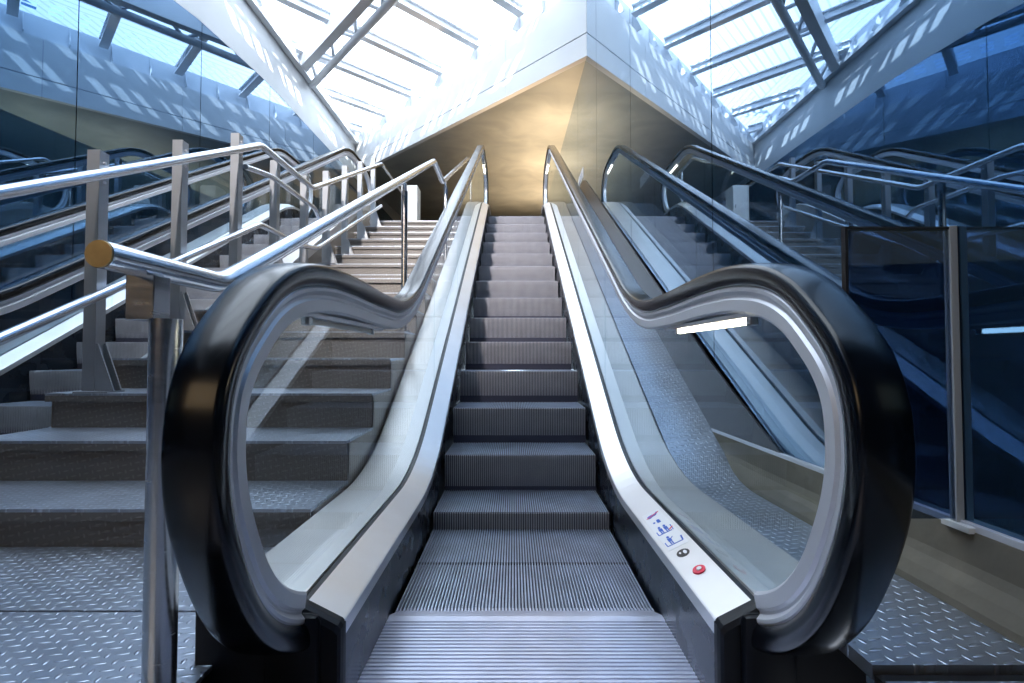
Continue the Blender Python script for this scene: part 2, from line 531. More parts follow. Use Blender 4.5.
def decal(bm, pts, mat, lift):
    """thin flat shape on the sloping deck, pts in (u, y)"""
    lo = [bm.verts.new(deck_pt(u, y, lift)) for u, y in pts]; hi = [bm.verts.new(deck_pt(u, y, lift + .0006)) for u, y in pts]
    bm.faces.new(hi).material_index = mat; bm.faces.new(lo[::-1]).material_index = mat
    n = len(pts)
    for k in range(n): bm.faces.new((lo[k], lo[(k + 1) % n], hi[(k + 1) % n], hi[k])).material_index = mat
def disc(cu, cy, ru, ry, n=18): return [(cu + ru * math.cos(2 * math.pi * k / n), cy + ry * math.sin(2 * math.pi * k / n)) for k in range(n)]
def rect(u0, y0, u1, y1): return [(u0, y0), (u1, y0), (u1, y1), (u0, y1)]
def strip(a, b, w):
    d = Vector((b[0] - a[0], b[1] - a[1])).normalized(); s = Vector((-d.y, d.x)) * w / 2
    return [(a[0] + s.x, a[1] + s.y), (b[0] + s.x, b[1] + s.y), (b[0] - s.x, b[1] - s.y), (a[0] - s.x, a[1] - s.y)]
bm = bmesh.new()
decal(bm, rect(.014, -.07, .080, .27), 0, .0004)
o = mesh_obj('safety_sticker', bm, 'sticker_white', esc, label='white sticker with blue safety pictograms')
L1 = .0013
bm = bmesh.new()
# crossed out trolley
decal(bm, disc(.044, .232, .018, .010), 0, L1); decal(bm, strip((.05, .225), (.068, .25), .009), 0, L1)
decal(bm, disc(.034, .222, .007, .006), 0, L1)
mesh_obj('shoe_pictogram', bm, 'ink_blue', o, label='blue crossed-out pictogram')
bm = bmesh.new()
# small figure with child
decal(bm, disc(.050, .172, .006, .010), 0, L1); decal(bm, rect(.044, .152, .056, .166), 0, L1); decal(bm, disc(.034, .165, .004, .006), 0, L1)
mesh_obj('child_pictogram', bm, 'ink_blue', o)
bm = bmesh.new()
# pair of people on a step line
for cu in (.036, .054):
    decal(bm, disc(cu, .112, .0045, .008), 0, L1); decal(bm, rect(cu - .006, .080, cu + .006, .102), 0, L1)
    decal(bm, rect(cu - .005, .060, cu - .001, .080), 0, L1); decal(bm, rect(cu + .001, .060, cu + .005, .080), 0, L1)
decal(bm, strip((.020, .056), (.066, .056), .005), 0, L1); decal(bm, strip((.020, .056), (.020, .085), .003), 0, L1); decal(bm, strip((.070, .056), (.072, .10), .003), 0, L1)
mesh_obj('pair_pictogram', bm, 'ink_blue', o, label='two blue figures on steps')
bm = bmesh.new()
# one person holding the rail
decal(bm, disc(.038, .018, .0045, .008), 0, L1); decal(bm, rect(.032, -.014, .044, .008), 0, L1)
decal(bm, rect(.033, -.036, .037, -.014), 0, L1); decal(bm, rect(.039, -.036, .043, -.014), 0, L1)
decal(bm, strip((.020, -.042), (.070, -.042), .005), 0, L1); decal(bm, strip((.044, .0), (.052, .012), .003), 0, L1)
decal(bm, strip((.070, -.042), (.074, -.008), .005), 0, L1); decal(bm, strip((.020, -.042), (.020, -.012), .003), 0, L1)
mesh_obj('rail_pictogram', bm, 'ink_blue', o, label='blue figure holding the rail')
bm = bmesh.new()
decal(bm, strip((.022, .220), (.072, .246), .005), 0, .002)
mesh_obj('red_stroke', bm, 'ink_red', o, label='red crossing-out stroke')
bm = bmesh.new(); decal(bm, strip((.060, .066), (.074, .080), .005), 0, .002)
mesh_obj('red_stroke', bm, 'ink_red', o, label='small red mark by the pair of figures')
bm = bmesh.new()
decal(bm, disc(.044, -.118, .019, .024), 0, .0004); decal(bm, disc(.050, -.118, .005, .012), 1, .0013)
decal(bm, disc(.036, -.114, .003, .006), 1, .0013)
mesh_obj('oval_mark', bm, ['ink_black', 'sticker_white'], esc, label='small dark oval mark')
bm = bmesh.new()
for (r, l, h, m) in ((.020, .0004, .004, 0), (.008, .0044, .003, 1)):
    pts = disc(.046, -.245, r * .85, r * 1.05)
    lo = [bm.verts.new(deck_pt(u, y, l)) for u, y in pts]; hi = [bm.verts.new(deck_pt(u, y, l + h)) for u, y in pts]
    bm.faces.new(hi).material_index = m
    for k in range(len(pts)): bm.faces.new((lo[k], lo[(k + 1) % len(pts)], hi[(k + 1) % len(pts)], hi[k])).material_index = m
mesh_obj('stop_button', bm, ['ink_red', 'sticker_white'], esc, label='red round stop button')

# second escalator: a copy of the first with each of its parts, without sticker and button
SKIP = {'safety_sticker', 'oval_mark', 'stop_button'}
def copy_tree(o, parent=None, swap=None):
    c = o.copy(); C.objects.link(c); c.parent = parent
    for ch in [q for q in bpy.data.objects if q.parent == o]:
        if ch.name.split('.')[0] in SKIP: continue
        copy_tree(ch, c)
    return c
esc2 = copy_tree(esc)
esc2.location = (-3.32, .10, 0)
esc2['label'] = 'further escalator beyond the stairs, running beside the blue glass wall on the left'
for ch in bpy.data.objects:
    if ch.parent == esc2 and ch.name.startswith('light_fixture'):
        for q in bpy.data.objects:
            if q.parent == ch and q.name.startswith('light_tube'):
                d = q.data.copy(); d.materials.clear(); d.materials.append(MAT['cabinet']); q.data = d
        if 'label' in ch: del ch['label']

# ------------------------------------------------------------------ stairs between the escalators
SX0, SX1 = -2.566, -.805
R1 = .187
noses = []
for k in range(1, 9):
    Z = 9.96 * R1 + 2.1 * R1 * (k - 1); noses.append((CAM[1] + Z, CAM[2] - 3.1 * R1 + (k - 1) * R1))
land_y = noses[-1][0]
for j in range(8):
    noses.append((CAM[1] + 5.6 + .4 * j, noses[7][1] + .199 * (j + 1)))
FLZ = .14
stairs = empty('staircase', (0, noses[0][0], FLZ))
tag(stairs, 'grey metal stairs with chequer plate treads between the two escalators', 'stairs')
for i, (y, z) in enumerate(noses):
    zprev = noses[i - 1][1] if i else FLZ
    yn = noses[i + 1][0] if i + 1 < len(noses) else y + .40
    bm = bmesh.new()
    oy = -stairs.location.y; oz = -stairs.location.z
    add_box(bm, (SX0, y + oy, z - .012 + oz), (SX1, yn + .03 + oy, z + oz), 0)               # tread plate
    add_box(bm, (SX0, y + oy, z - .045 + oz), (SX1, y + .006 + oy, z - .0121 + oz), 1)        # turned down nosing
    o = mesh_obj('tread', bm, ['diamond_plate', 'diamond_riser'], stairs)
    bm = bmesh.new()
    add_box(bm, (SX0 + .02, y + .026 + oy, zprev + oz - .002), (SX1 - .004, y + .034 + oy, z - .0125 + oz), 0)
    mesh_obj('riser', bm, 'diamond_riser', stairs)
for x0, x1 in ((SX0 + .004, SX0 + .012), (SX1 - .006, SX1 + .001)):
    bm = bmesh.new()
    ends = [y + .036 for y, z in noses] + [noses[-1][0] + .42]
    low = [max(z - .75, FLZ - .45) for y, z in noses] + [noses[-1][1] - .75]
    for i, (y, z) in enumerate(noses):
        q = [(ends[i], low[i]), (ends[i + 1], low[i + 1]), (ends[i + 1], z - .014), (ends[i], z - .014)]
        A_ = [bm.verts.new((x0, p + oy, r + oz)) for p, r in q]; B_ = [bm.verts.new((x1, p + oy, r + oz)) for p, r in q]
        bm.faces.new(A_); bm.faces.new(B_[::-1])
        for k in (0, 2): bm.faces.new((A_[k], A_[(k + 1) % 4], B_[(k + 1) % 4], B_[k]))
    bmesh.ops.remove_doubles(bm, verts=bm.verts[:], dist=.0005)
    mesh_obj('stringer', bm, 'clad_metal', stairs)

def stair_z(y):
    """height of the tread under y"""
    z = FLZ
    for a, b in noses:
        if y >= a: z = b
    return z

# ------------------------------------------------------------------ left railing: posts and rails
LX = CAM[0] - 2.33
def WY(Z): return CAM[1] + Z
posts_Z = [2.72, 3.39, 4.08, 4.74, 5.41, 6.04, 6.71, 7.38, 8.06]
def lrail(Z):
    if Z < 4.33: return 1.87 + .527 * (Z - 2.68)
    if Z < 5.45: return 2.745
    return 2.745 + .49 * (Z - 5.45)
railing = empty('stair_railing', (LX, WY(2.72), 0))
tag(railing, 'tall grey steel railing with flat posts along the left edge of the stairs', 'railing')
ox, oy = LX, WY(2.72)
def rel(p): return (p[0] - ox, p[1] - oy, p[2])
for i, Z in enumerate(posts_Z):
    y = WY(Z); zb = stair_z(y + .05)
    top = lrail(Z) + (.12 if i not in (3,) else .02)
    bm = bmesh.new()
    w, d = .035, .032
    # rolled channel post: web and two flanges
    add_box(bm, rel((LX - w, y - d, zb + .008)), rel((LX + w, y - d + .010, top)), 0)
    add_box(bm, rel((LX + w - .010, y - d + .0101, zb + .008)), rel((LX + w, y + d, top - .004)), 0)
    add_box(bm, rel((LX - w, y - d + .0101, zb + .008)), rel((LX - w + .010, y + d, top - .004)), 0)
    add_box(bm, rel((LX - w + .0101, y - d + .0101, top - .008)), rel((LX + w - .0101, y + d, top - .004)), 0)
    p = mesh_obj('post', bm, 'steel_post', railing)
    bm = bmesh.new()
    add_box(bm, rel((LX - .06, y - .06, zb)), rel((LX + .13, y + .06, zb + .008)), 0)
    mesh_obj('base_plate', bm, 'steel_post', p)
    for yy in (y - .03, y + .022):
        bm = bmesh.new()
        v = [bm.verts.new(rel((LX + w + a, yy + b, zb + c))) for b in (0, .008) for a, c in ((0, .008), (.105, .008), (.012, .27), (0, .27))]
        bm.faces.new(v[:4]); bm.faces.new(v[4:][::-1])
        for k in range(4): bm.faces.new((v[k], v[(k + 1) % 4], v[4 + (k + 1) % 4], v[4 + k]))
        mesh_obj('gusset', bm, 'steel_post', p)
    # bolts where the rails are clamped
    for zz in (lrail(Z) + .055, lrail(Z) - .055):
        bm = bmesh.new()
        frame_tube(bm, [rel((LX + w, y, min(zz, top - .02))), rel((LX + w + .008, y, min(zz, top - .02)))], .008, 8)
        mesh_obj('bolt', bm, 'trim_metal', p)
RX = LX + .072
def P3(Z, dz, x=RX): return (x, WY(Z), lrail(Z) + dz)
top_pts = [P3(.3, 0), P3(4.33, 0), P3(5.45, 0), P3(8.30, 0), (RX, WY(9.75), lrail(8.3) + .02)]
bm = bmesh.new(); frame_tube(bm, [rel(p) for p in round_corners(top_pts)], .030, 16)
mesh_obj('top_rail', bm, 'rail_tube', railing, True)
low_pts = [(RX, WY(.3), 1.2 + .50 * (.3 - 2.68)), (RX, WY(4.33), 2.035), (RX, WY(5.2), 2.035), (RX, WY(5.6), 2.10), (RX, WY(8.3), 3.42)]
bm = bmesh.new(); frame_tube(bm, [rel(p) for p in round_corners(low_pts)], .026, 16)
mesh_obj('lower_rail', bm, 'rail_tube', railing, True)
mid_pts = [(RX - .02, WY(4.12), 2.47), (RX + .01, WY(4.5), 2.53), (RX + .01, WY(5.5), 2.53), (RX, WY(5.62), 2.47)]
bm = bmesh.new(); frame_tube(bm, [rel(p) for p in round_corners(mid_pts)], .024, 14)
mesh_obj('middle_rail', bm, 'rail_tube', railing, True)

# right handrail of the stairs, next to the centre escalator
HX = -.825
hr = empty('stair_handrail', (HX, WY(1.16), FLZ))
tag(hr, 'polished round handrail with a brass end cap on the right side of the stairs', 'handrail')
def hrel(p): return (p[0] - HX, p[1] - WY(1.16), p[2] - FLZ)
hpts = [(HX, WY(.925), 1.062), (HX, WY(1.31), 1.062), (HX, WY(4.78), 2.78), (HX, WY(5.35), 2.78), (HX, WY(8.35), 4.26), (HX, WY(9.2), 4.26)]
bm = bmesh.new(); frame_tube(bm, [hrel(p) for p in round_corners(hpts, .05)], .0275, 24)
mesh_obj('rail_tube', bm, 'rail_tube', hr, True)
bm = bmesh.new(); frame_tube(bm, [hrel((HX, WY(.921), 1.062)), hrel((HX, WY(.9255), 1.062))], .0262, 24)
mesh_obj('end_cap', bm, 'brass_cap', hr, label='brass end cap')
for (Z, rz, zb, first) in ((1.05, 1.062, FLZ, 1), (3.50, 2.14, stair_z(WY(3.50)), 0), (5.62, 2.91, stair_z(WY(5.62)), 0), (8.9, 4.26, TOPZ, 0)):
    y = WY(Z); xo = HX + (.040 if first else 0)
    bm = bmesh.new()
    r = .031 if first else .022
    frame_tube(bm, [hrel((xo, y, zb)), hrel((xo, y, rz - (.115 if first else .09)))], r, 20)
    q = mesh_obj('post', bm, 'steel', hr, True)
    bm = bmesh.new()
    w = .030 if first else .011
    add_box(bm, hrel((HX - w, y - .025, rz - .118)), hrel((HX + w, y + .025, rz - .022)), 0, .002)
    mesh_obj('bracket', bm, 'steel', q)
    bm = bmesh.new(); frame_tube(bm, [hrel((xo, y, zb)), hrel((xo, y, zb + .008))], .05, 20)
    mesh_obj('foot_plate', bm, 'steel', q)

# ------------------------------------------------------------------ floors
def slab(name, a, b, mat, bev=0):
    bm = bmesh.new(); add_box(bm, a, b, 0, bev)
    return structure(mesh_obj(name, bm, mat))
MX = CAM[0] + 1.15        # right glass wall plane
LWX = CAM[0] - 4.45       # left glass wall plane
BACK = -6.0
seam_y = CAM[1] + 1.42
bm = bmesh.new()
add_box(bm, (-2.56, seam_y + .003, FLZ - .012), (-.80, noses[0][0] + .06, FLZ), 0)
add_box(bm, (-2.56, BACK, FLZ - .012), (-.80, seam_y - .003, FLZ - .002), 0)
add_box(bm, (-.7999, BACK, FLZ - .012), (-.75, -.498, FLZ), 0)
add_box(bm, (-2.56, BACK, FLZ - .06), (-.80, noses[0][0] + .06, FLZ - .0125), 1)
structure(mesh_obj('floor', bm, ['diamond_plate', 'groove']), 'chequer plate floor at the foot of the stairs')
# right strip of chequer plate: level, then climbing beside the escalator
KZ = CAM[2] - .38 * 1.15
FZR = .240
strip_path = samples(-.665, TOPY, lambda y: ramp(y, .795, FZR, TOPZ + .18, .25), [(.795, .25), (.795 + (TOPZ + .18 - FZR) / S30, .25)])
bm = bmesh.new()
sweep(bm, [(.800, -.03), (.800, 0), (MX + .0, 0), (MX + .0, -.03)], strip_path, 0, 1)
add_box(bm, (.69, BACK, FZR - .05), (MX, -.700, FZR - .010), 0)
add_box(bm, (.69, -.697, FZR - .06), (MX, -.670, FZR - .016), 1)
add_box(bm, (.69, -.665, FZR - .03), (.7999, -.505, FZR), 0)
structure(mesh_obj('floor_right', bm, ['diamond_plate', 'dark_edge']))
slab('floor_base', (-6, BACK - .2, -.60), (3, 19.2, -.50), 'hidden_floor')  # unseen slab, extended under everything to block sky light from below
slab('floor_left', (LWX, BACK, -.05), (-4.13, .6, 0), 'diamond_plate')
slab('floor_front', (-.80, BACK, -.10), (.80, -1.26, 0.0), 'comb_metal')
slab('floor_front_left', (-4.13, BACK, -.10), (-2.57, -1.16, 0.0), 'comb_metal')
# upper landing
bm = bmesh.new()
y0 = noses[-1][0] + .40
add_box(bm, (SX0 - .01, y0, TOPZ - .25), (-.80, 19, TOPZ), 0)
add_box(bm, (LWX, TOPY + 1.7, TOPZ - .25), (SX0 - .011, 19, TOPZ), 0)
add_box(bm, (-.799, TOPY + 1.5, TOPZ - .25), (MX, 19, TOPZ), 0)
structure(mesh_obj('floor_upper', bm, 'landing'), 'upper landing floor')

# concrete kerb below the right glass
bm = bmesh.new()
sec = [(MX - .050, -.002), (MX - .048, .02), (MX - .036, .055), (MX - .022, .085), (MX - .016, .11), (MX - .016, KZ - FZR), (MX + .03, KZ - FZR), (MX + .03, -.002)]
rows = [[bm.verts.new((x, y, FZR + z)) for x, z in sec] for y in (BACK, -.7, 0, .5, 1.16)]
for a, b in zip(rows, rows[1:]):
    for k in range(len(sec)): bm.faces.new((a[k], a[(k + 1) % len(sec)], b[(k + 1) % len(sec)], b[k]))
bm.faces.new(rows[0]); bm.faces.new(rows[-1])
structure(mesh_obj('baseboard_right', bm, 'concrete'), 'stained concrete kerb under the right glass wall')
bm = bmesh.new()
add_box(bm, (MX - .014, BACK, KZ), (MX + .012, 1.15, KZ + .018), 0, .002)
structure(mesh_obj('trim_1', bm, 'trim_metal'), 'pale metal bottom profile of the right glass wall')

# dark sloping skirting at the foot of the right glass, beside the climb
bm = bmesh.new()
sp = [p for p in strip_path if p[0] > .75]
sp = [(y, z - .02) for y, z in sp] + [(y, z + .40) for y, z in reversed(sp)]
sp = [(y, max(z, FZR)) for y, z in sp if y > 1.165 or z > 0]
sp = [(y, z) for y, z in strip_path if y > 1.17]
zz0 = ramp(1.165, .795, FZR, TOPZ + .18, .25)
sp = [(1.165, zz0)] + sp
poly = [(.40, KZ + .001), (1.16, KZ + .001)] + [(y, z - .02) for y, z in sp] + [(y, z + .38) for y, z in reversed(sp)]  # low front wedge added to stand in for a dark reflection in the glass
poly_prism(bm, poly, MX - .012, MX - .001)
structure(mesh_obj('baseboard_right', bm, 'skirt_dark'), 'dark sloping skirting at the foot of the right glass wall, front wedge imitating a dark reflection')

# ------------------------------------------------------------------ glass walls, panel by panel
wr = bpy.data.objects.new('wall_right', None); link(wr); structure(wr, 'wall of tall dark blue reflective glass panels on the right')
Zs = [2.81 + 1.95 * k for k in range(-4, 9)]
for a, b in zip(Zs, Zs[1:]):
    bm = bmesh.new(); add_box(bm, (MX, CAM[1] + a + .005, -.4), (MX + .012, CAM[1] + b - .005, 8.2), 0)
    mesh_obj('glass_panel', bm, 'mirror_glass', wr)
bm = bmesh.new(); add_box(bm, (MX + .014, BACK, -.4), (MX + .05, 19, 8.2), 0)
mesh_obj('backing', bm, 'gasket', wr)
wl = bpy.data.objects.new('wall_left', None); link(wl); structure(wl, 'wall of dark blue reflective glass panels on the left')
def glass_top(y):
    T = [(-8, .87 + 4.3), (3.6, .87 + 4.50), (4.59, .87 + 4.64), (5.1, .87 + 4.74), (6.85, .87 + 4.91), (9.8, .87 + 4.96), (12.5, .87 + 4.98), (25, 5.9)]
    for (a, za), (b, zb) in zip(T, T[1:]):
        if a <= y <= b: return za + (zb - za) * (y - a) / (b - a)
    return T[-1][1]
Zs = [4.92 + 1.95 * k for k in range(-5, 8)]
for a, b in zip(Zs, Zs[1:]):
    ya, yb = CAM[1] + a + .006, CAM[1] + b - .006
    bm = bmesh.new()
    n = 12; pts = [(ya, -.4)] + [(ya + (yb - ya) * k / n, glass_top(ya + (yb - ya) * k / n)) for k in range(n + 1)] + [(yb, -.4)]
    poly_prism(bm, pts, LWX - .012, LWX)
    mesh_obj('glass_panel', bm, 'mirror_glass', wl)
bm = bmesh.new(); add_box(bm, (LWX - .05, BACK, -.4), (LWX - .014, 19, 6.2), 0)
mesh_obj('backing', bm, 'gasket', wl)

# white wall above the left glass
WTOP = .87 + 5.96
bm = bmesh.new()
ys = [BACK + 25 * k / 250 for k in range(251)]
rows = [[bm.verts.new((x, y, z)) for x, z in ((LWX - .012, glass_top(y) + .003), (LWX + .002, glass_top(y) + .003), (LWX + .002, WTOP), (LWX - .012, WTOP))] for y in ys]
for r0, r1 in zip(rows, rows[1:]):
    for k in range(4): bm.faces.new((r0[k], r0[(k + 1) % 4], r1[(k + 1) % 4], r1[k]))
bm.faces.new(rows[0]); bm.faces.new(rows[-1])
structure(mesh_obj('wall_upper', bm, 'white_paint'), 'white wall band above the left glass wall')

# ------------------------------------------------------------------ fascia and soffit
fa = W(-4.45, 13.75, 5.4); fb = W(1.15, 7.70, 5.2)
fa.z = fb.z = 0
fd = (fb - fa).normalized(); fn = Vector((fd.y, -fd.x, 0))
if fn.y > 0: fn = -fn              # towards the camera
flen = (fb - fa).length
def ceil_z(x, y):
    Z = y - CAM[1] + .12
    return CAM[2] + 4.70 + .065 * (Z - 7.70)
def fpt(t, off, z): p = fa + fd * t + fn * off; return Vector((p.x, p.y, z))
FTOP = CAM[2] + 5.90
def zb(t):
    p = fa + fd * t; return ceil_z(p.x, p.y)
bm = bmesh.new()
NS = 6
def quad_slab(t0, t1, f0, f1, off0, off1, m):
    """fascia board between height fractions f0..f1"""
    def zz(t, f): return zb(t) + (FTOP - zb(t)) * f
    v = [bm.verts.new(fpt(t, o, zz(t, f))) for o in (off0, off1) for (t, f) in ((t0, f0), (t1, f0), (t1, f1), (t0, f1))]
    bm.faces.new(v[:4]); bm.faces.new(v[4:][::-1])
    for k in range(4): bm.faces.new((v[k], v[(k + 1) % 4], v[4 + (k + 1) % 4], v[4 + k]))
    for f in bm.faces[-6:] if False else []: pass
seams = [-.3 + i * (flen + .6) / 4 for i in range(5)]
for a, b in zip(seams, seams[1:]):
    t0, t1 = max(a, 0) + .003, min(b, flen) - .003
    quad_slab(t0, t1, 0, .30, 0, -.10, 0)
    quad_slab(t0, t1, .315, .985, 0, -.10, 0)
structure(mesh_obj('trim_2', bm, 'white_paint'), 'white panelled fascia under the glass roof')
bm = bmesh.new()
quad_slab(0.0, flen, .01, .98, -.02, -.09, 0)
structure(mesh_obj('trim_3', bm, 'seam_dark'))
# soffit sheet behind the fascia
bm = bmesh.new()
A = fpt(0, -.03, 0); B = fpt(flen, -.03, 0)
poly = [(A.x - .0, A.y), (B.x, B.y), (B.x, 19), (A.x, 19)]
lo = [bm.verts.new((x, y, ceil_z(x, y))) for x, y in poly]; hi = [bm.verts.new((x, y, ceil_z(x, y) + .08)) for x, y in poly]
bm.faces.new(lo); bm.faces.new(hi[::-1])
for k in range(4): bm.faces.new((lo[k], lo[(k + 1) % 4], hi[(k + 1) % 4], hi[k]))
structure(mesh_obj('ceiling_lower', bm, 'soffit'), 'satin metal soffit over the upper landing')
slab('wall_back', (LWX, 18.9, TOPZ - .2), (MX, 19.05, 8), 'hall_wall')
# back wall of the lower hall behind the camera, a roof slab over the soffit
slab('wall_front', (LWX, BACK - .1, -.4), (MX, BACK, 7.3), 'dark_wall')
bm = bmesh.new()
poly = [(fpt(0, -.12, 0).x, fpt(0, -.12, 0).y), (fpt(flen, -.12, 0).x, fpt(flen, -.12, 0).y), (MX + .1, 19.1), (LWX - .1, 19.1)]
lo = [bm.verts.new((x, y, FTOP + .10)) for x, y in poly]; hi = [bm.verts.new((x, y, FTOP + .25)) for x, y in poly]
bm.faces.new(lo); bm.faces.new(hi[::-1])
for k in range(4): bm.faces.new((lo[k], lo[(k + 1) % 4], hi[(k + 1) % 4], hi[k]))
structure(mesh_obj('ceiling_slab', bm, 'white_paint'))

# ------------------------------------------------------------------ glass roof
PZ = CAM[2] + 6.12          # underside of the roof beams
RZ = PZ + .20               # the sheets
def clip(p0, d, xmin, xmax, ymin):
    """part of the ray p0 + s d (s >= 0) between the side walls"""
    s0, s1 = 0., 40.
    for lo_, hi_, p, q in ((xmin, xmax, p0.x, d.x), (ymin, 99, p0.y, d.y)):
        if abs(q) < 1e-6: continue
        a, b = (lo_ - p) / q, (hi_ - p) / q
        if a > b: a, b = b, a
        s0, s1 = max(s0, a), min(s1, b)
    return s0, s1
n_b = 0
step = 1.27
t_first = (Vector((W(-3.34, 12.53, 5.9).x, W(-3.34, 12.53, 5.9).y, 0)) - fa).dot(fd)
for i in range(-1, 12):
    t = t_first + i * step
    p0 = fa + fd * t - fn * .02
    s0, s1 = clip(p0, fn, LWX + .02, MX - .01, BACK + .05)
    if s1 - s0 < .15: continue
    a = p0 + fn * s0; b = p0 + fn * s1
    bm = bmesh.new()
    c = (a + b) / 2
    for (w, h, zc) in ((.15, .022, .011), (.03, .13, .088), (.15, .022, .165)):
        beam(bm, Vector((a.x, a.y, PZ + zc)) - Vector((c.x, c.y, PZ)), Vector((b.x, b.y, PZ + zc)) - Vector((c.x, c.y, PZ)), w, h)
    o = mesh_obj('roof_beam', bm, 'roof_paint'); o.location = (c.x, c.y, PZ)
    tag(o, 'white steel beam crossing under the glass roof square to the fascia', 'beam', 'roof beams under the glass roof')
    n_b += 1
# sheets: object frame turned so that local x runs along the beams
ang = math.atan2(fn.y, fn.x)
ce = bpy.data.meshes.new('ceiling'); bm = bmesh.new()
EDGE = .62
Lx = LWX + EDGE
pts = []
# roof area: between the walls, in front of the fascia strip
def line_pt_x(x, off):
    t = (x - fa.x - fn.x * off) / fd.x
    p = fa + fd * t + fn * off; return (x, p.y)
pts = [line_pt_x(Lx, EDGE), line_pt_x(MX + .05, EDGE), (MX + .05, -3.2), (Lx, -3.2)]
rot = Matrix.Rotation(-ang, 4, 'Z')
lo = [bm.verts.new(rot @ Vector((x, y, 0))) for x, y in pts]
bm.faces.new(lo)
bm.to_mesh(ce); bm.free(); ce.materials.append(MAT['roof_sheet'])
o = bpy.data.objects.new('ceiling', ce); link(o); o.location = (0, 0, RZ); o.rotation_euler = (0, 0, ang)
structure(o, 'translucent ribbed roof sheets')

slab('ceiling_front', (LWX, BACK - .1, RZ + .05), (MX + .05, -3.2, RZ + .2), 'dark_wall')
# perforated roof edge strips added to cast sun patches, along the left wall and along the fascia
def sun_patch_strip(name, dz_, org, du, dv, lu, rows, hole_u, gap_u, hole_v, gap_v, first):
    bm = bmesh.new()
    v = 0
    def bx(u0, u1, v0, v1):
        q = [org + du * a + dv * b for a, b in ((u0, v0), (u1, v0), (u1, v1), (u0, v1))]
        bm.faces.new([bm.verts.new((p.x, p.y, RZ + dz_)) for p in q])
    bx(0, lu, -.3, first)
    v = first
    for r in range(rows):
        nU = int(lu / (hole_u + gap_u))
        for k in range(nU + 1):
            u0 = k * (hole_u + gap_u)
            bx(u0, min(u0 + gap_u, lu), v, v + hole_v)
        v += hole_v
        g = gap_v if r < rows - 1 else max(EDGE - v, .01)
        bx(0, lu, v, v + g); v += g
    return structure(mesh_obj(name, bm, 'roof_sheet'))
pL = Vector((LWX + .012, -3.2, 0))
sun_patch_strip('sun_strip_left', .0, pL, Vector((0, 1, 0)), Vector((1, 0, 0)), fa.y + 3.2 - .75, 3, .24, .16, .11, .06, .06)
pF = fpt(-.2, 0, 0)
sun_patch_strip('sun_strip_fascia', .03, pF, fd, fn, flen + .3, 3, .20, .16, .10, .06, .06)

# ledge along the top of the left wall, upstand and its stiffeners
bm = bmesh.new(); add_box(bm, (LWX + .012, BACK, WTOP - .09), (LWX + .13, 12.2, WTOP), 0, .004)
structure(mesh_obj('trim_6', bm, 'roof_paint'), 'pale ledge along the top of the white wall')
bm = bmesh.new(); add_box(bm, (LWX - .02, BACK, WTOP), (LWX + .01, 12.6, RZ), 0)
up = structure(mesh_obj('wall_upstand', bm, 'roof_paint'))
bm = bmesh.new()
v = [bm.verts.new(fpt(t, o_, z)) for o_ in (-.12, -.10) for t, z in ((0, FTOP), (flen, FTOP), (flen, RZ), (0, RZ))]
bm.faces.new(v[:4]); bm.faces.new(v[4:][::-1])
for k in range(4): bm.faces.new((v[k], v[(k + 1) % 4], v[4 + (k + 1) % 4], v[4 + k]))
up2 = structure(mesh_obj('wall_upstand_fascia', bm, 'roof_paint'))
def tri_plate(a, out_dir, thick_dir, L, H):
    bm = bmesh.new()
    q = [a, a + out_dir * L, a + Vector((0, 0, H))]
    lo = [bm.verts.new(p - thick_dir * .006) for p in q]; hi = [bm.verts.new(p + thick_dir * .006) for p in q]
    bm.faces.new(lo); bm.faces.new(hi[::-1])
    for k in range(3): bm.faces.new((lo[k], lo[(k + 1) % 3], hi[(k + 1) % 3], hi[k]))
    return bm
y = 4.0
while y < 11.9:
    mesh_obj('bracket', tri_plate(Vector((LWX + .011, y, WTOP + .001)), Vector((1, 0, 0)), Vector((0, 1, 0)), .16, RZ - WTOP - .01), 'roof_paint', up)
    y += .634
t = .25
while t < flen - .1:
    mesh_obj('bracket', tri_plate(fpt(t, -.099, FTOP + .001), fn, fd, .18, RZ - FTOP - .01), 'roof_paint', up2)
    t += step / 2

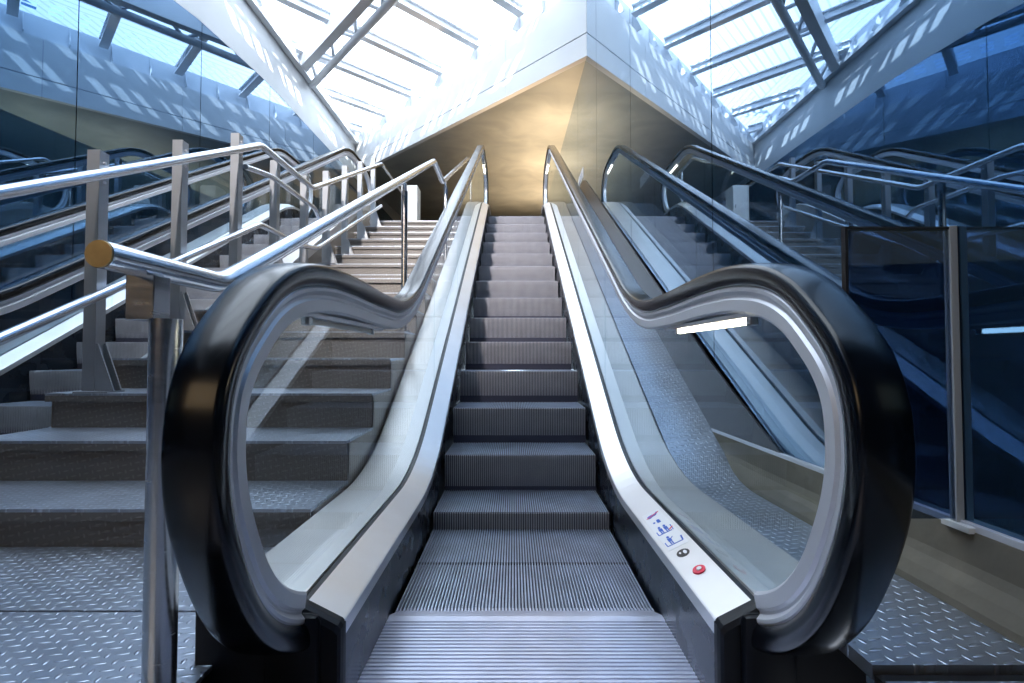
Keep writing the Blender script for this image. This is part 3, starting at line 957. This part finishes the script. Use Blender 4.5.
# ------------------------------------------------------------------ roof trusses, parallel to the fascia
def make_truss(xl, Zl, label):
    base = W(xl, Zl, 5.84); base.z = 0
    tr = empty('roof_truss', (0, 0, 0))
    tag(tr, label, 'roof truss', 'roof trusses')
    d = fd
    ztube = CAM[2] + 5.80; ztop = PZ - .02
    L = (MX - .03 - base.x) / d.x
    a = Vector((base.x, base.y, ztube)); b = a + d * L
    bm = bmesh.new(); frame_tube(bm, [a - d * .22, b], .072, 16)
    mesh_obj('bottom_chord', bm, 'roof_paint', tr, True)
    # top chord: tapered built-up beam nearer the eye
    o_ = Vector((0, 0, 0)) + fn * .30
    c0 = Vector((base.x, base.y, ztop)) + o_ - d * .1; c1 = c0 + d * ((MX - .03 - c0.x) / d.x)
    bm = bmesh.new()
    up_ = Vector((0, 0, 1)); n_ = 10
    rows = []
    for k in range(n_ + 1):
        f = k / n_; hh = .20 + .12 * math.sin(math.pi * f); p = c0.lerp(c1, f)
        ww = .085
        rows.append([bm.verts.new(p + fn * (i * ww) + up_ * j) for i, j in ((-1, .09), (1, .09), (1, -hh), (-1, -hh))])
    for r0, r1 in zip(rows, rows[1:]):
        for k in range(4): bm.faces.new((r0[k], r0[(k + 1) % 4], r1[(k + 1) % 4], r1[k]))
    bm.faces.new(rows[0]); bm.faces.new(rows[-1])
    mesh_obj('top_chord', bm, 'roof_paint', tr)
    m = 8
    for k in range(m):
        f0 = (k + .0) / m; f1 = (k + .5) / m; f2 = (k + 1.) / m
        A_, M_, B_ = a.lerp(b, max(f0, .01)), c0.lerp(c1, f1), a.lerp(b, min(f2, .99))
        for p, q in ((A_, M_), (M_, B_)):
            bm = bmesh.new(); frame_tube(bm, [p, q], .034, 10)
            mesh_obj('strut', bm, 'roof_paint', tr, True)
    return tr
make_truss(-4.20, 10.4, 'white tubular truss crossing below the glass roof beams, nearest the fascia')
make_truss(-4.20, 6.6, 'white tubular truss under the roof nearer the viewer, seen in the left glass wall')

# ------------------------------------------------------------------ loose things
# glass screen closing the gap between the newel and the right wall
sy = WY(1.268)
gs = empty('glass_screen', (MX, sy, KZ))
tag(gs, 'dark tinted glass screen between the right newel and the right glass wall', 'screen')
bm = bmesh.new(); add_box(bm, (-.285, -.005, .02), (-.022, .005, .762 ), 0)
mesh_obj('glass_pane', bm, 'smoked_glass', gs)
bm = bmesh.new(); add_box(bm, (-.292, -.008, .02), (-.285, .008, .770), 0); add_box(bm, (-.285, -.008, .7625), (-.022, .008, .770), 0)
mesh_obj('edge_profile', bm, 'dark_edge', gs, label='dark metal edge profile')
bm = bmesh.new(); add_box(bm, (-.022, -.010, .012), (-.002, .012, .772), 0, .002)
mesh_obj('wall_profile', bm, 'bar_grey', gs, label='white upright fixing profile')
bm = bmesh.new(); add_box(bm, (-.03, -.05, -.004), (.0, .03, .012), 0, .002)
mesh_obj('foot_bracket', bm, 'cabinet', gs)

# white cabinet on the landing
p = W(-1.93, 9.3, 2.33)
bm = bmesh.new()
add_box(bm, (-.17, -.16, .04), (.13, .16, .86), 0, .01); add_box(bm, (-.15, -.14, 0), (.11, .14, .04), 0)
cab = mesh_obj('cabinet', bm, 'cabinet'); cab.location = (p.x, p.y, TOPZ)
tag(cab, 'small white cabinet on the upper landing at the head of the stairs', 'cabinet')
bm = bmesh.new(); add_box(bm, (-.155, -.168, .07), (.115, -.161, .83), 0, .002)
d = mesh_obj('door', bm, 'cabinet', cab)
bm = bmesh.new(); add_box(bm, (.085, -.178, .42), (.097, -.169, .50), 0)
mesh_obj('handle', bm, 'steel', d)
# paper notice on the right glass wall
bm = bmesh.new(); add_box(bm, (-.004, -.28, -.085), (0, .28, .085), 0)
for k in range(3): add_box(bm, (-.005, -.22, -.05 + k * .045), (-.0041, .2, -.042 + k * .045), 1)
s = mesh_obj('wall_sign', bm, ['paper', 'ink_blue']); s.location = (MX - .001, WY(8.4) - .1, CAM[2] + 3.03)
tag(s, 'small white notice stuck on the right glass wall near the escalator head', 'notice')

# added uplights out of view on the upper landing, put in for the soffit's glow
for i, (x, y) in enumerate(((.99, 8.3), (.99, 11.0), (.99, 14.2))):
    o = empty('added_uplight', (x, y, TOPZ))
    tag(o, 'added low uplight, unseen on the landing, warming the soffit, %s' % ('nearest the escalator head', 'middle one of three', 'furthest of three')[i], 'light', 'added landing uplights')
    bm = bmesh.new(); add_box(bm, (-.09, -.16, 0), (.09, .16, .05), 0, .006)
    mesh_obj('housing', bm, 'dark_edge', o)
    L = bpy.data.lights.new('uplight', 'AREA'); L.shape = 'RECTANGLE'; L.size = .14; L.size_y = .3
    L.color = (1, .70, .42); L.energy = (60, 80, 80)[i]; L.spread = math.radians(110)
    lo_ = bpy.data.objects.new('lamp', L); link(lo_, o); lo_.location = (0, 0, .055); lo_.rotation_euler = (math.pi, 0, 0)

# ------------------------------------------------------------------ light
def area(name, loc, target, sx, sy_, col, e):
    L = bpy.data.lights.new(name, 'AREA'); L.shape = 'RECTANGLE'; L.size = sx; L.size_y = sy_; L.color = col; L.energy = e
    o = bpy.data.objects.new(name, L); link(o); o.location = loc
    o.rotation_euler = (Vector(target) - Vector(loc)).to_track_quat('-Z', 'Y').to_euler()
    return o
area('hall_lamp', (-2.4, -4.6, 2.6), (-1.2, 1, .8), 2.6, 1.4, (1, .72, .42), 14)
sl = bpy.data.lights.new('stair_fill_spot', 'SPOT'); sl.energy = 2600; sl.color = (1, .88, .80); sl.spot_size = math.radians(48); sl.spot_blend = 1; sl.shadow_soft_size = .12  # added fill from behind the viewer, brightens stairs and upper steps
so_ = bpy.data.objects.new('stair_fill_spot', sl); link(so_); so_.location = (-1.8, -4.6, 5.6)
so_.rotation_euler = (Vector((-1.1, 5.2, 2.5)) - so_.location).to_track_quat('-Z', 'Y').to_euler()
sun = bpy.data.lights.new('sun', 'SUN'); sun.energy = 17; sun.angle = math.radians(.5); sun.color = (1, .96, .9)
so = bpy.data.objects.new('sun', sun); link(so)
sdir = Vector((.34, -.62, .71)).normalized()
so.rotation_euler = sdir.to_track_quat('Z', 'Y').to_euler()

w = bpy.data.worlds.new('sky'); scn.world = w; w.use_nodes = True
t = w.node_tree; bg = t.nodes['Background']; bg.inputs[0].default_value = (.64, .80, 1, 1); bg.inputs[1].default_value = 3.8

# ------------------------------------------------------------------ camera
cd = bpy.data.cameras.new('camera'); cam = bpy.data.objects.new('camera', cd); link(cam)
cam.location = CAM; cam.rotation_euler = (math.pi / 2 + PITCH, 0, 0)
cd.sensor_width = 36; cd.lens = 36 * FPX / 1024; cd.shift_x = -1.6 / 1024; cd.clip_start = .02
scn.camera = cam
scn.view_settings.view_transform = 'Standard'; scn.view_settings.look = 'None'
scn.view_settings.gamma = 1; scn.view_settings.exposure = .78; scn.view_settings.use_curve_mapping = False
scn.cycles.max_bounces = 14; scn.cycles.glossy_bounces = 8; scn.cycles.diffuse_bounces = 4
scn.cycles.transparent_max_bounces = 24; scn.cycles.transmission_bounces = 8
scn.cycles.use_denoising = True; scn.cycles.caustics_reflective = False
scn.cycles.sample_clamp_indirect = 6
